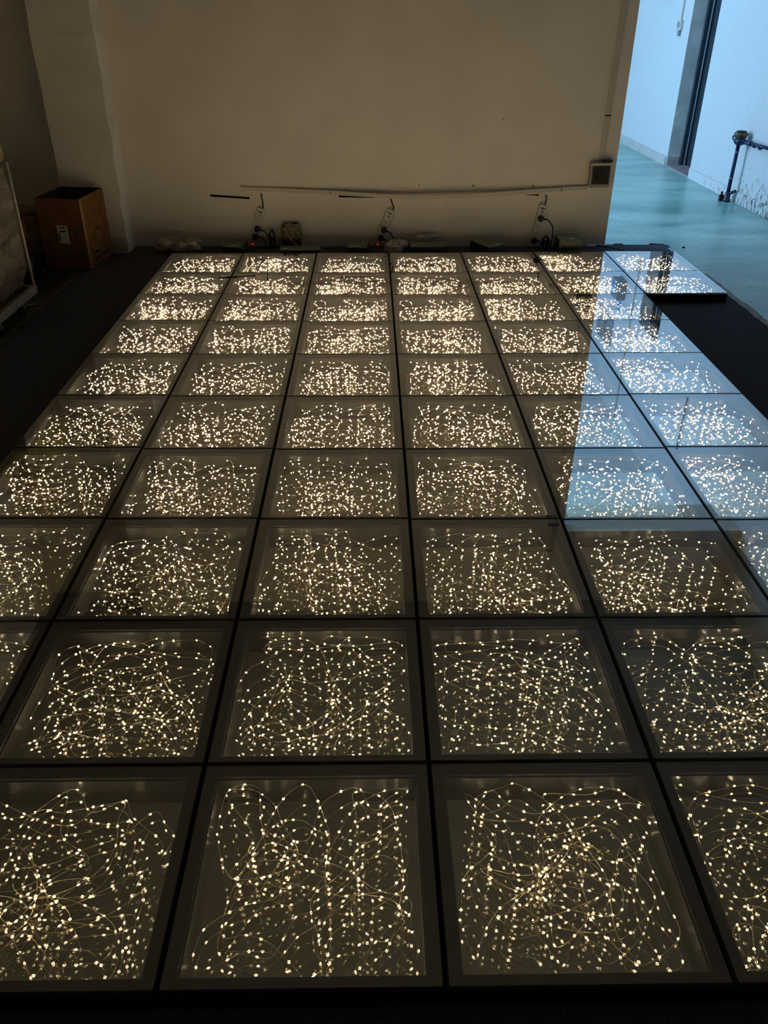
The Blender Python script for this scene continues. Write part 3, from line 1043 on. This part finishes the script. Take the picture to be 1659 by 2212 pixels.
rag(-1.50, 0.20, [(-0.09, -0.01, 0.045, 0.085, 0.055, 0.045, 0.2), (-0.07, 0.03, 0.085, 0.07, 0.03, 0.020, -0.1), (0.03, -0.03, 0.040, 0.06, 0.05, 0.040, 0.6), (0.10, -0.03, 0.042, 0.055, 0.045, 0.042, -0.4), (0.10, 0.02, 0.068, 0.06, 0.018, 0.022, 0.2)], 'cloth', 'crumpled beige rag on the carpet by the pillar', 1.3)
rag(0.062, 0.17, [(-0.03, 0.0, 0.04, 0.06, 0.05, 0.05, 0.3), (0.03, 0.02, 0.05, 0.05, 0.045, 0.045, -0.6), (-0.01, -0.05, 0.035, 0.05, 0.03, 0.035, 0.1)], 'cloth', 'twisted grey rag between the middle power strip and a wide power supply', 6.1)
rag(0.29, 0.32, [(-0.02, 0.0, 0.05, 0.10, 0.03, 0.05, 0.15), (0.03, 0.0, 0.085, 0.045, 0.02, 0.022, 0.1)], 'cloth', 'grey rag heaped against the wall behind the wide power supply', 9.4)

# leads lying in the gap behind the floor
for i, (ctrl, lab) in enumerate([
    ([(-1.36, 0.06, 0.012), (-1.25, 0.09, 0.055), (-1.10, 0.05, 0.075), (-0.99, 0.06, 0.06), (-0.93, 0.09, 0.02)], 'thin black lead trailing from the beige rag to the first power strip'),
    ([(-0.46, 0.10, 0.05), (-0.40, 0.06, 0.068), (-0.33, 0.02, 0.066), (-0.30, 0.04, 0.03)], 'thin black lead between the two power supplies left of the middle strip'),
    ([(1.37, 0.22, 0.03), (1.46, 0.30, 0.028), (1.58, 0.32, 0.020), (1.68, 0.20, 0.026), (1.74, 0.10, 0.020)], 'black lead with a pale sleeve running past the end of the partition wall')]):
    t = thing('lead_cable', lab, 'cable', (0, 0, 0), 0, 'leads behind the floor')
    MB().tube(spline(ctrl, 8), 0.0045, 7).build('lead', 'plastic_black', t, True)
    if i == 2:
        MB().tube(spline([(1.455, 0.297, 0.0285), (1.49, 0.309, 0.027), (1.525, 0.317, 0.025)], 4), 0.010, 8).build('sleeve', 'paper_white', t, True)

# scraps on the floor beyond the panels
for x, y, a, b, rz, lab in ((1.735, 0.445, 0.045, 0.012, 0.1, 'black scrap of rubber on the floor just past the partition end'), (2.03, 0.445, 0.06, 0.010, -0.25, 'black scrap of carpet at the far carpet corner'), (2.20, 0.36, 0.012, 0.008, 0.0, 'tiny dark crumb on the teal floor near the carpet corner')):
    r = random.Random(int(x * 100))
    mb = MB()
    top, bot = [], []
    n = 10
    for k in range(n):
        an = 2 * PI * k / n
        q = (math.cos(an) * a * r.uniform(0.7, 1.1), math.sin(an) * b * r.uniform(0.7, 1.2))
        bot.append((q[0], q[1], 0.0))
        top.append((q[0] * 0.9, q[1] * 0.9, 0.006 + r.uniform(0, 0.004)))
    mb.add(bot + top, [tuple(range(n - 1, -1, -1)), tuple(range(n, 2 * n))] + [(k, (k + 1) % n, n + (k + 1) % n, n + k) for k in range(n)])
    o = mb.build('scrap', 'rubber')
    o.location = (x, y, 0.0)
    o.rotation_euler = (0, 0, rz)
    tag(o, lab, 'scrap', 'scraps on the floor')

# ------------------------------------------------------------------ open carton
t = thing('carton', 'tall open brown carton with shipping label standing against the pillar', 'carton', (-2.12, -0.07, 0.0065))
O = Vector((-2.12, -0.07, 0))
A, B, Cc, D = [Vector(p) - O for p in ((-2.29, -0.25, 0.0), (-1.99, -0.294, 0.0), (-1.955, 0.120, 0.0), (-2.25, 0.158, 0.0))]
H = 0.45


def wall_panel(p, q, h0, h1, th, name, mats, parent):
    d = (q - p).normalized()
    n = Vector((d.y, -d.x, 0))       # outward for counter-clockwise order
    i0, i1 = p - n * th, q - n * th
    mb = MB()
    mb.add([p + Vector((0, 0, h0)), q + Vector((0, 0, h0)), i1 + Vector((0, 0, h0)), i0 + Vector((0, 0, h0)), p + Vector((0, 0, h1)), q + Vector((0, 0, h1)), i1 + Vector((0, 0, h1)), i0 + Vector((0, 0, h1))],
           [(0, 3, 2, 1), (4, 5, 6, 7), (0, 1, 5, 4), (1, 2, 6, 5), (3, 0, 4, 7)], 0)
    mb.add([i0 + Vector((0, 0, h0)), i1 + Vector((0, 0, h0)), i1 + Vector((0, 0, h1)), i0 + Vector((0, 0, h1))], [(1, 0, 3, 2)], 1)
    o = mb.build(name, mats, parent)
    return o, d, n


pf, dF, nF = wall_panel(A, B, 0.002, H, 0.005, 'front_panel', ['cardboard', 'cardboard_in'], t)
ps, dS, nS = wall_panel(B, Cc, 0.002, H, 0.005, 'side_panel', ['cardboard', 'cardboard_in'], t)
wall_panel(Cc, D, 0.002, H, 0.005, 'back_panel', ['cardboard', 'cardboard_in'], t)
wall_panel(D, A, 0.002, H, 0.005, 'side_panel', ['cardboard', 'cardboard_in'], t)
MB().hexa([A, B, Cc, D], [p + Vector((0, 0, 0.006)) for p in (A, B, Cc, D)]).build('bottom_panel', 'cardboard_in', t)


def decal(origin, d, n, s, z, quad, name, matn, parent, th=0.0008):
    """A flat print on a carton face: quad in (along, up) about (s, z)."""
    pts = [origin + d * (s + a) + Vector((0, 0, z + u)) for a, u in quad]
    inn = [p + n * 0.0004 for p in pts]
    out = [p + n * (0.0004 + th) for p in pts]
    MB().add(inn + out, [(3, 2, 1, 0), (4, 5, 6, 7), (0, 1, 5, 4), (1, 2, 6, 5), (2, 3, 7, 6), (3, 0, 4, 7)]).build(name, matn, parent)


def rect(w, h):
    return [(-w, -h), (w, -h), (w, h), (-w, h)]


decal(A, dF, nF, 0.158, 0.228, [(-0.036, -0.056), (0.034, -0.056), (0.034, 0.056), (-0.040, 0.058)], 'shipping_label', 'paper_white', pf)
for z, w, s in ((0.272, 0.022, 0.152), (0.266, 0.010, 0.166), (0.250, 0.026, 0.156), (0.246, 0.018, 0.152)):
    decal(A, dF, nF, s, z, rect(w, 0.0022), 'label_print', 'print_black', pf, 0.0014)
decal(A, dF, nF, 0.130, 0.212, rect(0.0035, 0.024), 'label_print', 'print_black', pf, 0.0014)
for s in (0.100, 0.222):           # printed hand-hole outlines either side of the label
    for dz, w, h in ((0.030, 0.022, 0.0012), (-0.030, 0.022, 0.0012)):
        decal(A, dF, nF, s, 0.225 + dz, rect(w, h), 'printed_line', 'print_black', pf)
    for ds in (-0.022, 0.0, 0.022):
        decal(A, dF, nF, s + ds, 0.225, rect(0.0012, 0.030), 'printed_line', 'print_black', pf)
# diamond outline and block of print on the side
dm = [(0.018, -0.060), (0.108, -0.003), (-0.017, 0.060), (-0.107, 0.002)]
for k in range(4):
    a, b = Vector(dm[k]), Vector(dm[(k + 1) % 4])
    e = (b - a).normalized()
    nn = Vector((-e.y, e.x)) * 0.002
    decal(B, dS, nS, 0.217, 0.182, [tuple(a - nn), tuple(b - nn), tuple(b + nn), tuple(a + nn)], 'diamond_line', 'print_black', ps)
for k in range(3):
    decal(B, dS, nS, 0.120 + k * 0.026, 0.092 - k * 0.003, rect(0.011, 0.009), 'printed_block', 'print_black', ps)
for k in range(9):
    decal(B, dS, nS, 0.115 + k * 0.030, 0.048 + k * 0.001, rect(0.010, 0.008), 'printed_block', 'print_black', ps)
# glossy tape peeling along the front corner
mb = MB()
r = random.Random(4)
P0 = []
for k in range(31):
    z = 0.02 + (H - 0.025) * k / 30
    P0.append((B + dS * (0.028 + r.uniform(-0.003, 0.003)) + nS * (0.0016 + r.uniform(0, 0.0012)) + Vector((0, 0, z)), B + dS * 0.001 + nS * 0.0014 + nF * 0.001 + Vector((0, 0, z))))
for k in range(30):
    (a, b), (c, d) = P0[k], P0[k + 1]
    mb.add([b, a, c, d], [(0, 1, 2, 3)])
mb.build('corner_tape', 'tape_clear', t)

# ------------------------------------------------------------------ things between carton and trolley
t = thing('sack', 'tan sack with an orange label, squeezed in behind the wrapped trolley', 'sack', (-2.47, -0.02, 0.0))
soft_box(0, 0, 0.165, 0.15, 0.12, 0.165, 2.2, 0.08, 5).build('sack_body', 'tan_sack', t, True)
soft_box(0.02, 0.0, 0.335, 0.13, 0.10, 0.020, 5.2, 0.15, 5).build('sack_fold', 'tan_sack', t, True)
MB().hexa([(-0.02, -0.136, 0.20), (0.055, -0.134, 0.19), (0.055, -0.128, 0.19), (-0.02, -0.130, 0.20)], [(-0.03, -0.133, 0.305), (0.045, -0.131, 0.31), (0.045, -0.125, 0.31), (-0.03, -0.127, 0.305)]).build('orange_label', 'orange_label', t)
o = soft_box(0, 0, 0.085, 0.12, 0.12, 0.085, 7.7, 0.15, 4).build('bin_bag', 'bag_black', None, True)
o.location = (-2.36, -0.52, 0.0)
tag(o, 'black plastic bag on the floor between the carton and the trolley', 'bag')
t = thing('stick', 'thin pinkish stick lying on the floor beside the carton', 'stick', (-2.33, -0.32, 0.0))
MB().tube([(-0.05, -0.03, 0.004), (0.0, 0.0, 0.006), (0.045, 0.012, 0.008)], [0.004, 0.006, 0.008], 8).build('stick_rod', 'tan_sack', t, True)
t = thing('cable_tie', 'small white cable tie lying on the floor by the trolley wheel', 'cable tie', (-2.115, -1.02, 0.0))
MB().tube(spline([(-0.05, -0.03, 0.004), (-0.01, 0.0, 0.006), (0.02, 0.004, 0.004), (0.05, 0.03, 0.004)], 5), 0.004, 6).build('tie_strap', 'plastic_white', t, True)

# ------------------------------------------------------------------ wrapped trolley
TX, TY0, TY1 = -2.065, -1.64, -1.045
t = thing('wrapped_trolley', 'wheeled trolley with a load wrapped in crinkled clear film, at the left edge', 'trolley', (-2.40, -1.34, 0.0))


def L_(p):
    return Vector(p) - Vector((-2.40, -1.34, 0.0))


Z0 = 0.085
MB().box(L_((-2.72, TY0, Z0)), L_((TX, TY0 + 0.03, Z0 + 0.045))).box(L_((-2.72, TY1 - 0.03, Z0)), L_((TX, TY1, Z0 + 0.045))).build('cross_beam', 'steel_grey', t, False, 0.003)
sb = MB().box(L_((TX - 0.03, TY0 + 0.03, Z0)), L_((TX, TY1 - 0.03, Z0 + 0.045))).build('side_beam', 'steel_grey', t, False, 0.003)
MB().box(L_((-2.72, TY0 + 0.03, Z0)), L_((-2.69, TY1 - 0.03, Z0 + 0.045))).build('side_beam', 'steel_grey', t, False, 0.003)
for k in range(5):
    y = TY0 + 0.08 + k * 0.11
    MB().lathe([(0.007, 0.0), (0.006, 0.004), (0.002, 0.005)], L_((TX, y, Z0 + 0.022)), 10, 0, Matrix.Rotation(PI / 2, 3, 'Y')).build('rivet', 'plastic_white', sb)
for x, y in ((TX - 0.011, TY1 - 0.011), (TX - 0.011, TY0 + 0.011), (-2.709, TY1 - 0.011), (-2.709, TY0 + 0.011)):
    lean = 0.0
    MB().tube([L_((x, y, Z0 + 0.045)), L_((x - lean, y, 0.79))], 0.008, 10).build('post', 'pvc', t, True)
for x, y in ((TX - 0.05, TY1 - 0.16), (TX - 0.05, TY0 + 0.10), (-2.67, TY1 - 0.16), (-2.67, TY0 + 0.10)):
    wroot = MB().lathe([(0.014, -0.014), (0.036, -0.013), (0.041, -0.008), (0.041, 0.008), (0.036, 0.013), (0.014, 0.014)], L_((x, y, 0.041)), 22, 0, Matrix.Rotation(PI / 2, 3, 'Y')).build('caster_wheel', 'rubber', t, True)
    MB().box(L_((x - 0.021, y - 0.012, 0.035)), L_((x - 0.016, y + 0.012, Z0))).box(L_((x + 0.016, y - 0.012, 0.035)), L_((x + 0.021, y + 0.012, Z0))).box(L_((x - 0.021, y - 0.018, Z0 - 0.006)), L_((x + 0.021, y + 0.018, Z0))).build('caster_fork', 'steel_grey', wroot)
# the wrapped load: a film skin with vertical creases pulled in at the foot
mb = MB()
nu, nv = 96, 46
per = [(TX - 0.004, TY0 + 0.02), (TX - 0.004, TY1 - 0.02), (-2.715, TY1 - 0.02), (-2.715, TY0 + 0.02)]
ring = []
side_n = nu // 4
for s in range(4):
    a, b = Vector(per[s]), Vector(per[(s + 1) % 4])
    for k in range(side_n):
        ring.append(a.lerp(b, k / side_n))
cen = Vector((-2.39, -1.34))
for j in range(nv):
    v = j / (nv - 1)
    z = Z0 + 0.05 + (0.775 - Z0 - 0.05) * v
    for k, p in enumerate(ring):
        inn = 0.010 + 0.014 * mnoise.noise(Vector((p.x * 5, p.y * 5, z * 9))) + 0.014 * abs(mnoise.noise(Vector((p.x * 30, p.y * 30, z * 6)))) + (0.05 * (1 - v * 6) if v < 0.166 else 0)
        d = (cen - p).normalized()
        q = p + d * max(0.004, inn)
        mb.v.append(tuple(L_((q.x, q.y, z))))
for j in range(nv - 1):
    for k in range(nu):
        mb.f.append((j * nu + k, j * nu + (k + 1) % nu, (j + 1) * nu + (k + 1) % nu, (j + 1) * nu + k))
        mb.m.append(0)
mb.f.append(tuple((nv - 1) * nu + k for k in range(nu)))
mb.m.append(0)
mb.f.append(tuple(range(nu - 1, -1, -1)))
mb.m.append(0)
mb.build('wrapped_load', 'film', t, True)
o = soft_box(0, 0, 0.11, 0.285, 0.26, 0.11, 9.1, 0.03, 9).build('foam_block', 'foam_yellow', None, True)
o.location = (-2.33, -1.34, 0.785)
tag(o, 'yellowish foam block on top of the wrapped trolley', 'foam block')

# ------------------------------------------------------------------ passage: water meter and pipe
PX, PY = 3.17, 2.08
t = thing('water_pipe', 'blue water pipe with a brass-topped meter standing against the whitewashed wall', 'water pipe', (PX, PY, 0.0))
MB().tube([(0, 0, 0.05), (0, 0, 0.485)], 0.017, 14).build('riser', 'pipe_blue', t, True)
MB().lathe([(0.034, 0.0), (0.034, 0.02), (0.026, 0.03), (0.026, 0.075), (0.020, 0.085)], (0, 0, 0), 16).build('floor_fitting', 'door_steel', t, True)
MB().box((-0.055, 0.030, 0.0), (-0.015, 0.062, 0.052)).box((-0.045, 0.036, 0.052), (-0.028, 0.056, 0.082)).build('valve', 'rust', t, False, 0.004)
MB().tube([(0.0, -0.005, 0.07), (0.05, -0.045, 0.10)], 0.014, 10).build('branch', 'door_steel', t, True)
m_ = MB().ellipsoid((0, -0.01, 0.515), (0.048, 0.062, 0.038), 18, 12).build('meter_body', 'pipe_blue', t, True)
MB().lathe([(0.040, 0.535), (0.052, 0.545), (0.052, 0.560), (0.060, 0.565), (0.060, 0.583), (0.046, 0.587)], (0, -0.01, 0), 24).build('meter_collar', 'brass', m_, True)
MB().lathe([(0.044, 0.587), (0.044, 0.597), (0.036, 0.600)], (0, -0.01, 0), 24).build('meter_lid', 'plastic_black', m_, True)
MB().tube(spline([(-0.02, 0.05, 0.505), (-0.03, 0.085, 0.535), (-0.02, 0.060, 0.560)], 5), 0.007, 8).build('seal_wire', 'door_steel', t, True)
MB().tube([(0, -0.06, 0.520), (0, -0.62, 0.535)], 0.014, 12).build('cross_pipe', 'pipe_blue', t, True)
MB().tube([(0, -0.15, 0.522), (0, -0.27, 0.526)], 0.020, 12).build('coupling', 'pipe_blue', t, True)
for y in (-0.10, -0.33, -0.45):
    MB().tube([(0, y, 0.522), (0, y - 0.014, 0.522)], 0.021, 12).build('ring_nut', 'pipe_blue', t, True)
for z in (0.20, 0.42):
    MB().lathe([(0.020, 0.0), (0.020, 0.010)], (0, 0, z), 14).build('pipe_clip', 'steel_grey', t, True)

# switch and conduit on the passage wall
t = thing('passage_switch', 'small white switch on the passage wall below its thin conduit', 'switch', (XR, 4.42, 1.37))
MB().box((-0.030, -0.065, -0.045), (0.0, 0.065, 0.050)).build('switch_box', 'plastic_white', t, False, 0.004)
MB().box((-0.024, -0.035, -0.100), (-0.002, 0.030, -0.046)).build('switch_lower', 'cabinet_grey', t, False, 0.003)
MB().box((-0.034, -0.030, -0.020), (-0.0305, 0.030, 0.030)).build('rocker', 'cabinet_grey', t)
MB().box((-0.016, -0.012, 0.050), (0.0, 0.012, 2.05)).build('conduit', 'pvc', t)

# grey cabinet with blue notices (seen only as a reflection in the panes)
t = thing('wall_cabinet', 'grey wall cabinet with a blue sheet, mirrored in the far panels', 'cabinet', (XR, 4.95, 1.66))
MB().box((-0.12, -0.15, 0.0), (0.0, 0.15, 0.24)).build('cabinet_body', 'cabinet_grey', t, False, 0.005)
MB().box((-0.004, -0.02, 0.26), (0.0, 0.14, 0.44)).build('blue_sheet', 'notice_blue', t)
MB().box((-0.1235, -0.06, 0.04), (-0.1205, 0.08, 0.20)).build('blue_sheet', 'notice_blue', t)

# tube lamps added unseen behind the partition to brighten the passage floor
for y, lab in ((3.6, 'nearer'), (5.8, 'farther')):
    t = thing('added_tube_lamp', 'unseen long tube lamp added to the rear room ceiling, %s of two' % lab, 'lamp', (-0.9, y, CEIL - 0.09), 0, 'added tube lamps of the rear room')
    MB().box((-0.64, -0.05, 0.03), (0.64, 0.05, 0.09)).build('lamp_housing', 'plastic_white', t, False, 0.006)
    for dy in (-0.025, 0.025):
        MB().tube([(-0.60, dy, 0.012), (0.60, dy, 0.012)], 0.014, 12).build('lamp_tube', 'added_tube_light', t, True)

# thin pipe high on the passage wall, seen mirrored in the panes
t = thing('vent_pipe', 'thin dark pipe high on the whitewashed wall, mirrored in the panels', 'pipe', (XR - 0.012, 2.14, 2.12))
MB().tube([(0, 0, 0), (0, 0, 0.62)], 0.007, 10).build('pipe_length', 'cabinet_grey', t, True)
for z in (0.08, 0.50):
    MB().box((-0.012, -0.014, z), (0.012, 0.014, z + 0.012)).build('pipe_clip', 'steel_grey', t)
